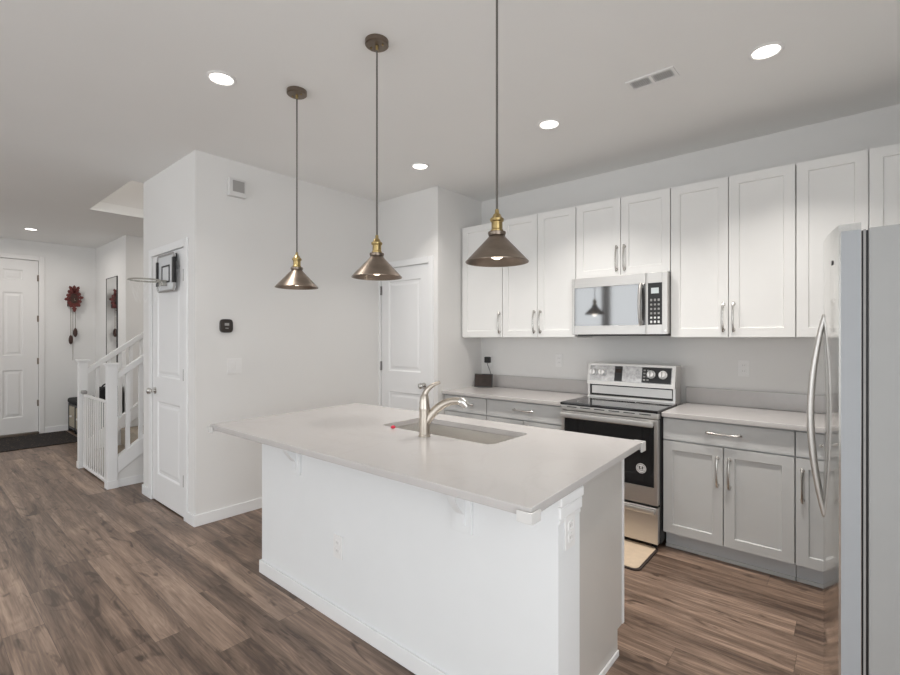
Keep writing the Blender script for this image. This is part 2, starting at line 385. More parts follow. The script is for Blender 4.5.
# doors ----------------------------------------------------------------
RAISED = [(.012, .009), (.030, .009), (.050, .004)]
def hinge_z(h): return (.30, h * .53, h - .22)
def knob(m, x, y, z):
    m.lathe([(.030, 0), (.030, -.006), (.012, -.010), (.011, -.030), (.022, -.036), (.028, -.048), (.026, -.060), (.014, -.068), (0, -.069)], (x, y, z), 24, 'y')
def casing(m, a, b, h, y, w=.06):
    m.box(a - w, a, y - .013, y, 0, h + w, bev=.003); m.box(b, b + w, y - .013, y, 0, h + w, bev=.003); m.box(a, b, y - .013, y, h, h + w, bev=.003)
def room_door(idx, hole, y, knob_left):
    a, b, _, h = hole; g = .004
    x0, x1, z0, z1 = a + g, b - g, .012, h - g
    st = .11
    d = MB().panel(x0, x1, z0, z1, y + .002, .038, [(x0 + st, x1 - st, .24, .865), (x0 + st, x1 - st, 1.07, z1 - .13)], RAISED).build('door_%d' % idx, door_m, smooth=False)
    struct(d)
    m = MB(); casing(m, a, b, h, y); m.box(a, b, y + .045, y + .12, 0, h + 0); c = m.build('door_casing', trim_m, d)
    k = MB(); kx = x0 + .065 if knob_left else x1 - .065; knob(k, kx, y + .002, .95); o = k.build('door_knob', nickel_m, d); o['label'] = 'brushed nickel knob'
    hx = b - .004 if knob_left else a + .004
    for hz in hinge_z(h):
        q = MB(); q.lathe([(.007, hz - .045), (.007, hz + .045)], (hx, y - .008, 0), 12); q.box(hx - .012, hx + .012, y - .004, y + .0015, hz - .045, hz + .045)
        q.build('hinge', hinge_m, d)
    return d
room_door(2, CD, YC, True)
room_door(3, PD, YD, False)
# entry door, facing +X : local x -> world y, local -y -> world +x
R90 = Matrix.Translation((XE, 0, 0)) @ Matrix.Rotation(math.radians(90), 4, 'Z')
x0, x1, z1 = ED[0] + .004, ED[1] - .004, ED[3] - .004
rc = []
for (a, b) in ((.545, .765), (.92, 1.135)):
    rc += [(a, b, 2.225, 2.375), (a, b, 1.15, 2.05), (a, b, .265, .94)]
d1 = MB().panel(x0, x1, .035, z1, .02, .045, rc, [(.012, .010), (.03, .010), (.05, .004)]).xf(R90).build('door_1', entry_m, smooth=False); struct(d1)
m = MB(); casing(m, ED[0], ED[1], ED[3], 0, .062); m.box(ED[0], ED[1], .066, .12, 0, ED[3]); m.xf(R90).build('door_casing', entry_m, d1)
MB().box(ED[0], ED[1], -.03, .12, 0, .03, bev=.004).xf(R90).build('door_threshold', canopy_m, d1)
for hz in (.45, 1.06, 1.68, 2.27):
    q = MB(); q.lathe([(.008, hz - .045), (.008, hz + .045)], (x1 + .002, .006, 0), 12); q.box(x1 - .014, x1, .0185, .0195, hz - .045, hz + .045)
    q.xf(R90).build('hinge', canopy_m, d1)
k = MB(); knob(k, x0 + .07, .02, 1.0); k.xf(R90).build('door_knob', nickel_m, d1)

# ------------------------------------------------------------------ kitchen: base cabinets
FY = 3.29                                             # face of base doors
def bow(p0, p1, out, r=.0066, feet=True):
    p0, p1, out = Vector(p0), Vector(p1), Vector(out); ax = (p1 - p0); L = ax.length; u = ax / L
    m = MB()
    pts = []
    for i in range(17):
        t = i / 16; k = math.sin(math.pi * t) ** .55
        pts.append(p0 + u * (L * (t * .96 + .02)) + out * (.25 + .75 * k))
    rr = [r * (1.25 - .45 * math.sin(math.pi * i / 16)) for i in range(17)]
    m.tube(pts, rr, 10)
    for e in (p0 + u * L * .08, p1 - u * L * .08):
        m.tube([e + out * .0, e + out * .72], [r * 1.3, r * .9], 10)
        m.tube([e + out * .0, e + out * .10], [r * 1.9, r * 1.7], 10)
    return m
SHAKER = [(.004, .009)]
def shaker(name, x0, x1, z0, z1, y, mat, root, rail=.057):
    return MB().panel(x0, x1, z0, z1, y, .02, [(x0 + rail, x1 - rail, z0 + rail, z1 - rail)], SHAKER).build(name, mat, root, smooth=False)
def base_cabinet(x0, x1, doors, label):
    t = thing('base_cabinet', label, 'cabinet', ((x0 + x1) / 2, FY, 0))
    box(x0, x1, FY + .021, YB - .002, .115, .882).build('cabinet_body', lower_m, t)
    box(x0, x1, FY + .075, FY + .093, 0, .114).build('toe_kick', toe_m, t)
    box(x0, x1, FY + .062, FY + .0748, 0, .022, bev=.003).build('shoe_moulding', lower_m, t)
    g = .003
    d = MB().panel(x0 + g, x1 - g, .735, .872, FY, .02, [(x0 + .02, x1 - .02, .75, .857)], [(.001, .0006)]).build('drawer', lower_m, t, smooth=False)
    xm = (x0 + x1) / 2; hw = min(.098, (x1 - x0) * .3)
    bow((xm - hw, FY, .81), (xm + hw, FY, .81), (0, -.032, 0)).build('handle', nickel_m, d)
    for (a, b, hs) in doors:
        e = shaker('door', a + g, b - g, .12, .725, FY, lower_m, t)
        hx = b - .032 if hs > 0 else a + .032
        bow((hx, FY, .475), (hx, FY, .672), (0, -.032, 0)).build('handle', nickel_m, e)
    return t
RX0, RX1 = -1.664, -.962                              # range bay
base_cabinet(-2.88, -2.405, [(-2.88, -2.405, 1)], 'leftmost grey base cabinet with one drawer, seen just behind the faucet')
base_cabinet(-2.403, RX0 - .004, [(-2.403, -2.035, 1), (-2.035, RX0 - .004, -1)], 'wide grey base cabinet just left of the range, mostly hidden by island')
base_cabinet(RX1 + .004, -.249, [(RX1 + .004, -.605, 1), (-.605, -.249, -1)], 'grey two-door base cabinet with one wide drawer, right of the range')
base_cabinet(-.247, .17, [(-.247, .17, -1)], 'narrow grey base cabinet half hidden by the refrigerator')
struct(box(.175, .99, FY + .03, YB - .002, 0, .88).build('trim_2', lower_m))
struct(box(XA + .001, -2.882, FY + .01, YB - .002, 0, .88).build('trim_1', lower_m))

def counter(x0, x1, label, up_right):
    t = thing('countertop', label, 'countertop', ((x0 + x1) / 2, FY - .03, .884))
    box(x0, x1, FY - .03, YB - .001, .8835, .914, bev=.004).build('worktop', quartz_m, t)
    box(x0, x1, YB - .021, YB - .001, .9145, 1.032, bev=.003).build('backsplash', quartz_m, t)
    return t
counter(XA + .001, RX0 - .003, 'white quartz countertop with low backsplash left of the range', False)
counter(RX1 + .003, .99, 'white quartz countertop with low backsplash right of the range', True)

# upper cabinets --------------------------------------------------------
UY = 3.549
def upper_cabinet(x0, x1, doors, label, z0=1.405, z1=2.47, hl=.20):
    t = thing('wall_cabinet', label, 'cabinet', ((x0 + x1) / 2, UY, z0), 'white wall cabinets')
    box(x0, x1, UY + .021, YB - .001, z0, z1, bev=.001).build('cabinet_body', upper_m, t)
    g = .0028
    for (a, b, hs) in doors:
        e = shaker('door', a + g, b - g, z0 + .004, z1 - .003, UY, upper_m, t)
        if hs:
            hx = b - .03 if hs > 0 else a + .03
            bow((hx, UY, z0 + .035), (hx, UY, z0 + .035 + hl), (0, -.030, 0)).build('handle', nickel_m, e)
upper_cabinet(-2.886, -2.416, [(-2.886, -2.416, 1)], 'white wall cabinet with a single door at the left end')
upper_cabinet(-2.414, -1.702, [(-2.414, -2.055, 1), (-2.055, -1.702, -1)], 'tall white two-door wall cabinet just left of the microwave')
upper_cabinet(-1.70, -.983, [(-1.70, -1.338, 1), (-1.338, -.983, -1)], 'short white two-door wall cabinet above the microwave', z0=1.872)
upper_cabinet(-.981, -.265, [(-.981, -.623, 1), (-.623, -.265, -1)], 'tall white two-door wall cabinet just right of the microwave')
upper_cabinet(-.263, .40, [(-.263, .068, 1), (.068, .40, -1)], 'white wall cabinet partly hidden behind the refrigerator')
struct(box(.402, .99, UY + .02, YB - .001, 1.405, 2.47).build('trim_3', upper_m))

# ------------------------------------------------------------------ range
t = thing('range', 'stainless steel electric range with black glass top and oven door', 'stove', ((RX0 + RX1) / 2, 3.21, 0))
xa, xb, yf = RX0 + .002, RX1 - .002, 3.215
box(xa, xb, yf + .045, 3.80, .04, .905).build('body', black_m, t)
m = MB(); m.box(xa, xb, yf - .012, 3.65, .906, .926, bev=.006); m.build('cooktop', glass_m, t)
for (cx, cy, r) in ((-1.49, 3.35, .095), (-1.14, 3.35, .08), (-1.49, 3.55, .07), (-1.14, 3.55, .085)):
    MB().lathe([(r, .9262), (r, .9266), (r - .004, .9267), (r - .004, .9262)], (cx, cy, 0), 40, closed=True).build('burner_ring', grey_m, t)
m = MB(); m.box(xa, xb, yf + .002, yf + .044, .868, .905, bev=.003); o = m.build('vent_strip', steel_m, t)
v = MB()
for k in range(6): v.box(xa + .05 + k * .105, xa + .125 + k * .105, yf, yf + .004, .890, .896)
v.build('vent_slot', black_m, o)
# oven door
d = MB(); gx0, gx1, gz0, gz1 = xa + .03, xb - .028, .415, .822
d.box(xa + .004, gx0, yf, yf + .042, .30, .863, bev=.002); d.box(gx1, xb - .004, yf, yf + .042, .30, .863, bev=.002)
d.box(gx0, gx1, yf, yf + .042, .30, gz0, bev=.002); d.box(gx0, gx1, yf, yf + .042, gz1, .863, bev=.002)
d = d.build('oven_door', steel_m, t)
box(gx0, gx1, yf + .004, yf + .03, gz0, gz1).build('oven_window', glass_m, d)
h = MB(); h.box(xa + .02, xb - .02, yf - .055, yf - .033, .818, .856, bev=.007); h.box(xa + .045, xa + .075, yf - .035, yf, .826, .85); h.box(xb - .075, xb - .045, yf - .035, yf, .826, .85)
h.build('oven_handle', steelh_m, d)
s_ = MB(); s_.lathe([(.033, yf + .0035), (.033, yf + .0022), (0, yf + .0022)], (-1.075, 0, .53), 32, 'y'); s_ = s_.build('sticker', white_m, d); s_['label'] = 'round white sticker'
m = MB(); m.lathe([(.028, yf + .002), (.028, yf + .0014), (.0255, yf + .0014), (.0255, yf + .002)], (-1.075, 0, .53), 32, 'y', closed=True)
m.box(-1.088, -1.082, yf + .0012, yf + .002, .525, .545); m.box(-1.068, -1.062, yf + .0012, yf + .002, .525, .545)
for q in (.538, .528, .517): m.box(-1.092, -1.058, yf + .0012, yf + .002, q, q + .003)
m.build('sticker_print', black_m, s_)
# drawer
w = MB(); w.box(xa + .004, xb - .004, yf + .004, yf + .044, .045, .285, bev=.003); w = w.build('storage_drawer', steel_m, t)
box(xa + .015, xb - .015, yf - .028, yf + .004, .245, .278, bev=.008).build('drawer_pull', steelh_m, w)
for lx in (xa + .05, xb - .05):
    for ly in (yf + .09, YB - .08): MB().lathe([(.018, 0), (.018, .04)], (lx, ly, 0), 12).build('foot', black_m, t)
# backguard with controls
gy = 3.675
ra, rb = xa, xb; xa, xb = xa + .012, xb - .012
g = MB(); g.box(xa + .002, xb - .002, gy - .024, 3.80, .906, .94, bev=.002); 
g.box(xa + .002, xa + .020, gy - .016, 3.80, .9405, 1.0295); g.box(xb - .020, xb - .002, gy - .016, 3.80, .9405, 1.0295)
g.prism([(gy - .034, 1.03), (3.80, 1.03), (3.80, 1.197), (gy + .0, 1.197)], xa + .002, xb - .002, 'x', bev=.003); g = g.build('backguard', steelh_m, t)
tilt = Matrix.Translation((0, gy - .034, 1.03)) @ Matrix.Rotation(math.radians(-11.5), 4, 'X')
def on_panel(m): return m.xf(tilt)
p = on_panel(MB().box(xa + .02, xb - .025, -.003, .003, .03, .155, bev=.002)).build('control_panel', dial_m, g)
for (a, b) in ((xa + .225, xa + .285), (xa + .435, xb - .03)): on_panel(MB().box(a, b, -.0045, -.003, .034, .151)).build('panel_face', black_m, p)
for (kx) in (xa + .052, xa + .125, xb - .172, xb - .088):
    k = on_panel(MB().lathe([(.031, -.0035), (.031, -.010), (.026, -.014), (.024, -.03), (.021, -.033), (0, -.033)], (kx, 0, .098), 24, 'y')).build('knob', white_m, g)
    on_panel(MB().box(kx - .003, kx + .003, -.037, -.033, .078, .118)).build('knob_ridge', grey_m, k)
on_panel(MB().box(xa + .232, xa + .278, -.0055, -.0045, .10, .13)).build('clock_display', screen_m, p)
m = MB()
for r_ in range(4):
    for c_ in range(2): m.box(xa + .445 + c_ * .026, xa + .461 + c_ * .026, -.0052, -.0045, .05 + r_ * .024, .061 + r_ * .024)
on_panel(m).build('touch_button', grey_m, p)
box(xa + .03, xb - .03, gy - .002, gy + .0038, .955, 1.018, bev=.001).build('lower_panel', steelh_m, g)

box(xa + .021, xb - .021, gy + .004, 3.79, .9405, 1.0295).build('recess', black_m, g)

# ------------------------------------------------------------------ microwave
t = thing('microwave', 'stainless steel over-range microwave with black window and keypad', 'microwave', (-1.345, 3.52, 1.43))
mx0, mx1, my, mz0, mz1 = -1.699, -.982, 3.472, 1.424, 1.868
box(mx0 + .004, mx1 - .004, my + .03, YB - .001, mz0 + .01, mz1).build('body', grey_m, t)
box(mx0 + .03, mx1 - .03, my + .05, YB - .05, mz0 - .006, mz0 + .012).build('underside_grille', black_m, t)
sp = -1.125                                            # door / control split
gx0, gx1, gz0, gz1 = mx0 + .022, sp - .005, mz0 + .072, mz1 - .075
d = MB(); d.box(mx0, gx0, my, my + .03, mz0 + .004, mz1, bev=.003); d.box(gx1, sp, my, my + .03, mz0 + .004, mz1, bev=.003)
d.box(gx0, gx1, my, my + .03, mz0 + .004, gz0, bev=.003); d.box(gx0, gx1, my, my + .03, gz1, mz1, bev=.003)
d = d.build('door', steelh_m, t)
box(gx0, gx1, my + .003, my + .02, gz0, gz1).build('window', mwglass_m, d)
m = MB(); hx = sp - .032
pts = []
for i in range(15):
    q = i / 14; pts.append((hx, my - .012 - .03 * math.sin(math.pi * q) ** .6, gz0 + .004 + (gz1 - gz0 - .008) * q))
m.tube(pts, .020, 12, flat=.6); m.box(hx - .01, hx + .01, my - .014, my + .006, gz0 + .01, gz0 + .03); m.box(hx - .01, hx + .01, my - .014, my + .006, gz1 - .03, gz1 - .01)
m.build('door_handle', steelh_m, d)
f = MB(); kx0, kx1 = sp + .012, mx1 - .035
f.box(sp + .001, kx0, my, my + .03, mz0 + .004, mz1, bev=.002); f.box(kx1, mx1, my, my + .03, mz0 + .004, mz1, bev=.003); f.box(kx0, kx1, my, my + .03, mz0 + .004, gz0, bev=.002); f.box(kx0, kx1, my, my + .03, gz1, mz1, bev=.002)
f = f.build('control_surround', steelh_m, t)
kp = box(kx0, kx1, my + .003, my + .02, gz0, gz1).build('keypad', black_m, t)
box(kx0 + .022, kx1 - .022, my + .001, my + .003, gz1 - .075, gz1 - .035).build('display', lcd_m, kp)
bw_ = (kx1 - kx0 - .02) / 3
for r_ in range(6):
    for c_ in range(3):
        zz = gz0 + .012 + r_ * .031; xx = kx0 + .010 + c_ * bw_
        box(xx + .006, xx + bw_ - .006, my + .001, my + .003, zz, zz + (.017 if r_ in (0, 5) else .014), bev=.002).build('button', grey_m if r_ > 1 else white_m, kp)
MB().lathe([(.008, my - .001), (.008, my + .002)], (mx1 - .012, 0, mz0 + .03), 16, 'y').build('emblem', white_m, f)

# ------------------------------------------------------------------ refrigerator
t = thing('refrigerator', 'large stainless steel refrigerator with grey side at the right edge', 'refrigerator', (.40, 2.5, 0))
fy0, fy1 = 2.05, 2.96; fc = (fy0 + fy1) / 2
def fx(y): return -.036 - .056 * (1 - ((y - fc) / (fc - fy0)) ** 2)
box(.0385, .82, fy0 + .002, fy1 - .002, .03, 1.765, bev=.006).build('cabinet_body', fside_m, t)
for (lx, ly) in ((.10, fy0 + .06), (.10, fy1 - .06), (.76, fy0 + .06), (.76, fy1 - .06)): MB().lathe([(.02, 0), (.02, .03)], (lx, ly, 0), 12).build('foot', black_m, t)
box(.022, .0262, fy0 + .012, fy1 - .012, .06, 1.758).build('door_gasket', black_m, t); box(.0263, .0325, fy0 + .004, fy1 - .004, .06, 1.76).build('gasket_liner', grey_m, t); box(.0326, .0384, fy0 + .012, fy1 - .012, .06, 1.758).build('door_gasket', black_m, t)
for k_, (a, b, hy) in enumerate(((fy0, 2.415, 2.365), (2.421, fy1, 2.468))):
    n_ = 14; ys = [a + (b - a) * i / n_ for i in range(n_ + 1)]
    pr = [(fx(y), y) for y in ys] + [(.0215, b), (.0215, a)]
    d = MB().prism(pr, .06, 1.783, 'z', bev=.0025).build('door', fridge_m, t)
    if k_ == 0:
        box(fx(a) + .006, .0205, a - .0012, a + .001, .066, 1.76, bev=.0005).build('edge_trim', fedge_m, d)
        box(-.0585, -.055, 2.13, 2.15, 1.660, 1.676, bev=.001).build('emblem', grey_m, d)
    zs, ze = .70, 1.495
    pts = [];rr = []
    for i in range(25):
        q = i / 24; pts.append((fx(hy) + .004 - .046 * math.sin(math.pi * q) ** .85, hy, zs + (ze - zs) * q)); rr.append(.0085 + .004 * math.sin(math.pi * q))
    MB().tube(pts, rr, 12).build('handle', steel_m, d)
m = MB(); m.box(-.03, .05, fy0 + .03, fy0 + .12, 1.7835, 1.80, bev=.004); m.box(-.03, .05, fy1 - .12, fy1 - .03, 1.7835, 1.80, bev=.004)
box(-.02, .0384, fy0 + .02, fy1 - .02, .012, .055).build('base_grille', black_m, t)

# ------------------------------------------------------------------ island
IX0, IXR, IY, IYB = -2.688, -.735, 1.405, 2.13
t = thing('kitchen_island', 'white kitchen island base with panelled end beneath the quartz top', 'kitchen island', (-1.7, 1.75, 0))
box(IX0, IXR, IY, IY + .158, 0, .882).build('front_panel', islandw_m, t)
box(IX0 + .02, -.805, IY + .159, IYB - .02, .115, .70).build('cabinet_body', lower_m, t)
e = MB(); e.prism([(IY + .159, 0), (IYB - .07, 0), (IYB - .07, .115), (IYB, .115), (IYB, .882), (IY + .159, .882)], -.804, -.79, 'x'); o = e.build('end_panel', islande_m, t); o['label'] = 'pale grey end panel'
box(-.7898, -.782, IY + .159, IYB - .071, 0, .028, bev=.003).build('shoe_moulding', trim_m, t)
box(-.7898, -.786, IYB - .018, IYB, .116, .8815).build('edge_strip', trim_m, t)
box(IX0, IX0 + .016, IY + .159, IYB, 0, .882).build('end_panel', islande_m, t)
box(IX0 + .02, -.81, IYB - .085, IYB - .07, 0, .114).build('toe_kick', toe_m, t)
n_ = 3; w_ = (-.805 - IX0 - .02) / n_
for k_ in range(n_):
    a = IX0 + .02 + k_ * w_; s_ = MB().panel(-a - w_ + .003, -a - .003, .12, .87, -IYB, .019, [(-a - w_ + .06, -a - .06, .18, .81)], SHAKER)
    s_.xf(Matrix.Rotation(math.pi, 4, 'Z')).build('door', lower_m, t, smooth=False)
# baseboard of the seating side
m = MB(); m.box(IX0 - .013, IXR + .013, IY - .013, IY - .0005, 0, .075, bev=.004); m.box(IX0 - .013, IX0 - .0005, IY, IY + .158, 0, .075, bev=.004)
m.build('baseboard', trim_m, t)
# capital under the slab at the end of the knee wall
m = MB()
for (ov, a, b) in ((.004, .785, .803), (.008, .803, .845), (.012, .845, .882)): m.box(IXR - .03, IXR + ov, IY + .0005, IY + .158 + ov, a, b, bev=.006, seg=3)
m.build('capital', trim_m, t)
for cx in (-2.31, -1.137):
    pr = [(IY, .882), (IY - .095, .882), (IY - .095, .866), (IY - .085, .858)]
    for i in range(9):
        q = i / 8; pr.append((IY - .022 - .06 * (math.cos(q * math.pi / 2)), .854 - .12 * q ** .8))
    pr += [(IY - .022, .69), (IY, .69)]
    c = MB(); c.prism(pr, cx - .022, cx + .022, 'x', bev=.003); c.box(cx - .048, cx + .048, IY - .014, IY - .0003, .66, .8815, bev=.003)
    c.build('corbel', islandw_m, t)

# quartz slab with sink cut-out
SX0, SX1, SY0, SY1 = -2.015, -1.252, 1.750, 2.088
A, B, C_, D = (-2.765, 1.138), (-.702, 1.178), (-.756, 2.288), (-2.835, 2.228)     # front-left, front-right, back-right, back-left
def slab():
    bm = bmesh.new(); r = .04
    inner = []
    for (cx, cy, a0) in ((SX1 - r, SY0 + r, -90), (SX1 - r, SY1 - r, 0), (SX0 + r, SY1 - r, 90), (SX0 + r, SY0 + r, 180)):
        for k in range(6):
            t_ = math.radians(a0 + 90 * k / 5); inner.append((cx + r * math.cos(t_), cy + r * math.sin(t_)))
    outer = [B, C_, D, A]
    for z in (.884, .914):
        vo = [bm.verts.new((*p, z)) for p in outer]; vi = [bm.verts.new((*p, z)) for p in inner]
        es = [bm.edges.new((vo[i], vo[(i + 1) % 4])) for i in range(4)] + [bm.edges.new((vi[i], vi[(i + 1) % 24])) for i in range(24)]
        bmesh.ops.triangle_fill(bm, edges=es, use_beauty=True)
        if z == .884: lo = (vo, vi)
        else: hi = (vo, vi)
    for a, b in zip(lo, hi):
        k = len(a)
        for i in range(k): bm.faces.new((a[i], a[(i + 1) % k], b[(i + 1) % k], b[i]))
    bmesh.ops.recalc_face_normals(bm, faces=bm.faces[:])
    oe = [e for e in bm.edges if any(e.verts[0] in q[0] and e.verts[1] in q[0] for q in (lo, hi))]
    bmesh.ops.bevel(bm, geom=oe, offset=.004, segments=2, profile=.5, affect='EDGES')
    m = MB(); m.bm.free(); m.bm = bm
    return m
tag(slab().build('island_countertop', quartz_m), 'large white quartz island top with a sink cut into it', 'countertop')
# sink
t = thing('sink', 'undermount stainless steel sink in the island top', 'sink', ((SX0 + SX1) / 2, (SY0 + SY1) / 2, .71))
def rrect(x0, x1, y0, y1, r, z):
    o = []
    for (cx, cy, a0) in ((x1 - r, y0 + r, -90), (x1 - r, y1 - r, 0), (x0 + r, y1 - r, 90), (x0 + r, y0 + r, 180)):
        for k in range(6):
            t_ = math.radians(a0 + 18 * k); o.append((cx + r * math.cos(t_), cy + r * math.sin(t_), z))
    return o
m = MB(); rings = []
for (i, z, r) in ((-.02, .8825, .05), (.002, .8825, .04), (.006, .74, .05), (.04, .712, .06), (.16, .708, .02), (.165, .700, .02), (.04, .700, .06), (-.001, .735, .05), (-.004, .874, .04), (-.02, .874, .05)):
    rings.append([m.bm.verts.new(p) for p in rrect(SX0 + i, SX1 - i, SY0 + i, SY1 - i, r, z)])
for j in range(len(rings)):
    if j in (4,): continue
    P_, Q_ = rings[j], rings[(j + 1) % len(rings)]
    for k in range(24): m.bm.faces.new((P_[k], P_[(k + 1) % 24], Q_[(k + 1) % 24], Q_[k]))
m.bm.faces.new(rings[4]); m.bm.faces.new(rings[5]); bmesh.ops.recalc_face_normals(m.bm, faces=m.bm.faces[:])
m.build('basin', sink_m, t)
MB().lathe([(.045, .709), (.045, .712), (.036, .712), (.03, .7095), (0, .7095)], (-1.62, 1.94, 0), 24).build('drain', nickel_m, t)
# faucet
t = thing('faucet', 'brushed nickel single lever pull-out faucet beside the sink', 'faucet', (-1.615, 1.69, .914))
fxx, fyy = -1.615, 1.69
MB().lathe([(.030, .9145), (.030, .922), (.0265, .926), (.026, 1.045), (.0275, 1.05), (.0275, 1.055), (.0255, 1.06), (.024, 1.09), (.019, 1.115), (.010, 1.13), (0, 1.133)], (fxx, fyy, 0), 28).build('body', faucet_m, t)
def bez(p, n_=14):
    p = [Vector(q) for q in p]; o = []
    for i in range(n_ + 1):
        u = i / n_; q = p[:]
        while len(q) > 1: q = [a.lerp(b, u) for a, b in zip(q, q[1:])]
        o.append(q[0])
    return o
dx, dy = .70, .62                                     # spout swings over the basin
lv = bez([(fxx - .008, fyy, 1.075), (fxx - .006, fyy, 1.14), (fxx + .02, fyy + .010, 1.165), (fxx + .068, fyy + .04, 1.184)])
MB().tube(lv, [.0225 - .0145 * (i / 14) ** .7 for i in range(15)], 14, flat=.85).build('lever', faucet_m, t)
spo = bez([(fxx + .005, fyy + .004, .985), (fxx + .05, fyy + .045, 1.075), (fxx + .09, fyy + .075, 1.097), (fxx + .145, fyy + .105, 1.090)])
MB().tube(spo, [.0225 - .004 * i / 14 for i in range(15)], 16).build('spout', faucet_m, t)
hd = bez([(fxx + .138, fyy + .101, 1.0915), (fxx + .162, fyy + .116, 1.087), (fxx + .170, fyy + .121, 1.062)], 8)
MB().tube(hd, [.020, .0215, .0225, .0225, .022, .021, .020, .019, .018], 16).build('spray_head', nickel_m, t)
tag(MB().lathe([(.010, .9142), (.013, .918), (.012, .924), (.006, .928), (0, .9285)], (-1.890, 1.732, 0), 16).build('red_object', red_m), 'tiny bright red round object on the countertop at the left end of the sink', 'kitchen item')  # small red dome, unidentified object
# clear corner guards on the slab corners
def guard(pc, dirx, diry, label, top=.902):
    m = MB(); th = .010; L = .042
    g0, ox, oy = .003, pc[0], pc[1]
    pr = [(-L, g0), (g0, g0), (g0, -L), (th, -L), (th, th), (-L, th)]
    m.prism([(ox + dirx * a, oy + diry * b) for a, b in pr], .868, top, 'z', bev=.002)
    return tag(m.build('corner_guard', guard_m), label, 'corner guard', 'corner guards on the island top')
guard((A[0], A[1]), -1, -1, 'clear corner guard on the left front corner of the island top')
guard((B[0] - .002, B[1] + .0), 1, -1, 'clear corner guard on the nearest corner of the island top')
guard((C_[0], C_[1]), 1, 1, 'clear corner guard on the island top corner in front of the oven', .914)

# ------------------------------------------------------------------ outlets, switch, thermostat, chime
def plate_y(name, cx, y, cz, w, h, label, cat, rockers, socket):      # plate facing -Y
    t = thing(name, label, cat, (cx, y, cz))
    box(cx - w / 2, cx + w / 2, y - .006, y - .0003, cz - h / 2, cz + h / 2, bev=.002).build('cover_plate', white_m, t)
    for z in (cz - .02, cz + .02):
        q = box(cx - .016, cx + .016, y - .0085, y - .006, z - .014, z + .014, bev=.003).build('socket', white_m, t)
        for sx in (-.007, .005): box(cx + sx, cx + sx + .002, y - .0088, y - .0082, z - .004, z + .006).build('slot', grey_m, q)
    return t
plate_y('wall_outlet', -1.93, IY, .372, .07, .115, 'white outlet low on the front of the island', 'outlet', 0, 1)
plate_y('wall_outlet', -2.02, YB, 1.197, .07, .115, 'white wall outlet left of the range', 'outlet', 0, 1)
plate_y('wall_outlet', -.585, YB, 1.187, .07, .115, 'white wall outlet right of the range', 'outlet', 0, 1)
plate_y('wall_outlet', -2.80, YB, 1.165, .07, .115, 'wall outlet holding a black plug above the small display', 'outlet', 0, 1)
RX = Matrix.Rotation(math.radians(90), 4, 'Z')        # turns a -Y facing plate to face +X
def facing_x(x): return Matrix.Translation((x, 0, 0)) @ RX
t = thing('wall_outlet', 'white outlet on the end of the island knee wall', 'outlet', (IXR, 1.48, .747))
F = facing_x(IXR)
yy_ = 1.480
t.location.y = yy_
MB().box(yy_ - .036, yy_ + .036, -.006, -.0003, .689, .804, bev=.002).xf(F).build('cover_plate', white_m, t)
for z in (.727, .767):
    q = MB().box(yy_ - .016, yy_ + .016, -.0085, -.006, z - .014, z + .014, bev=.003).xf(F).build('socket', white_m, t)
    for sx in (-.007, .005): MB().box(yy_ + sx, yy_ + sx + .002, -.0088, -.0082, z - .004, z + .006).xf(F).build('slot', grey_m, q)
F = facing_x(XP)
t = thing('light_switch', 'white double switch plate below the dark thermostat', 'light switch', (XP, 1.71, 1.18))
MB().box(1.652, 1.77, -.006, -.0003, 1.12, 1.24, bev=.002).xf(F).build('cover_plate', white_m, t)
for y in (1.688, 1.734): MB().box(y - .0165, y + .0165, -.009, -.006, 1.147, 1.213, bev=.002).xf(F).build('rocker', white_m, t)
t = thing('thermostat', 'dark rounded thermostat on the white wall above the switch plate', 'thermostat', (XP, 1.642, 1.495))
q = MB(); pr = []
for i in range(40):
    a = 2 * math.pi * i / 40; c_, s_ = math.cos(a), math.sin(a)
    pr.append((1.642 + .049 * math.copysign(abs(c_) ** .5, c_), 1.495 + .053 * math.copysign(abs(s_) ** .5, s_)))
q.prism(pr, -.024, -.0003, 'y', bev=.004); q.xf(F).build('housing', thermo_m, t)
q = MB().box(1.625, 1.659, -.0252, -.0243, 1.497, 1.517).xf(F).build('reading', grey_m, t)
MB().box(1.630, 1.654, -.0252, -.0243, 1.474, 1.480).xf(F).build('reading', grey_m, t)
t = thing('door_chime', 'small white chime box high on the wall near the ceiling', 'door chime', (XP, 1.716, 2.58))
MB().box(1.648, 1.786, -.05, -.0003, 2.51, 2.648, bev=.008).xf(F).build('housing', chime_m, t)
q = MB().box(1.675, 1.768, -.0525, -.0502, 2.545, 2.632, bev=.001).xf(F).build('grille', grey_m, t)

# ------------------------------------------------------------------ small display on the counter and its plug
t = thing('smart_display', 'small dark tabletop display on the back left counter', 'display', (-2.74, 3.70, .914))
ca = Matrix.Translation((-2.745, 3.70, .9165)) @ Matrix.Rotation(math.radians(26), 4, 'Z') @ Matrix.Rotation(math.radians(-14), 4, 'X')
MB().box(-.09, .09, -.006, .008, .004, .135, bev=.005).xf(ca).build('housing', black_m, t)
MB().box(-.082, .082, -.0072, -.0062, .012, .127, bev=.0004).xf(ca).build('screen', screen_m, t)
MB().prism([(.008, .012), (.060, .026), (.060, .04), (.012, .09)], -.05, .05, 'x').xf(ca).xf(Matrix.Translation((0, 0, .006))).build('stand', black_m, t)
t = thing('power_adapter', 'black power plug with a cord in the outlet above the display', 'power plug', (-2.80, YB - .01, 1.165))
box(-2.828, -2.772, YB - .05, YB - .0095, 1.15, 1.21, bev=.006).build('plug', black_m, t)
MB().tube(bez([(-2.80, YB - .035, 1.152), (-2.80, YB - .035, 1.10), (-2.72, YB - .03, 1.05), (-2.74, YB - .05, .95), (-2.742, YB - .09, .95)]), .0028, 8).build('cord', black_m, t)

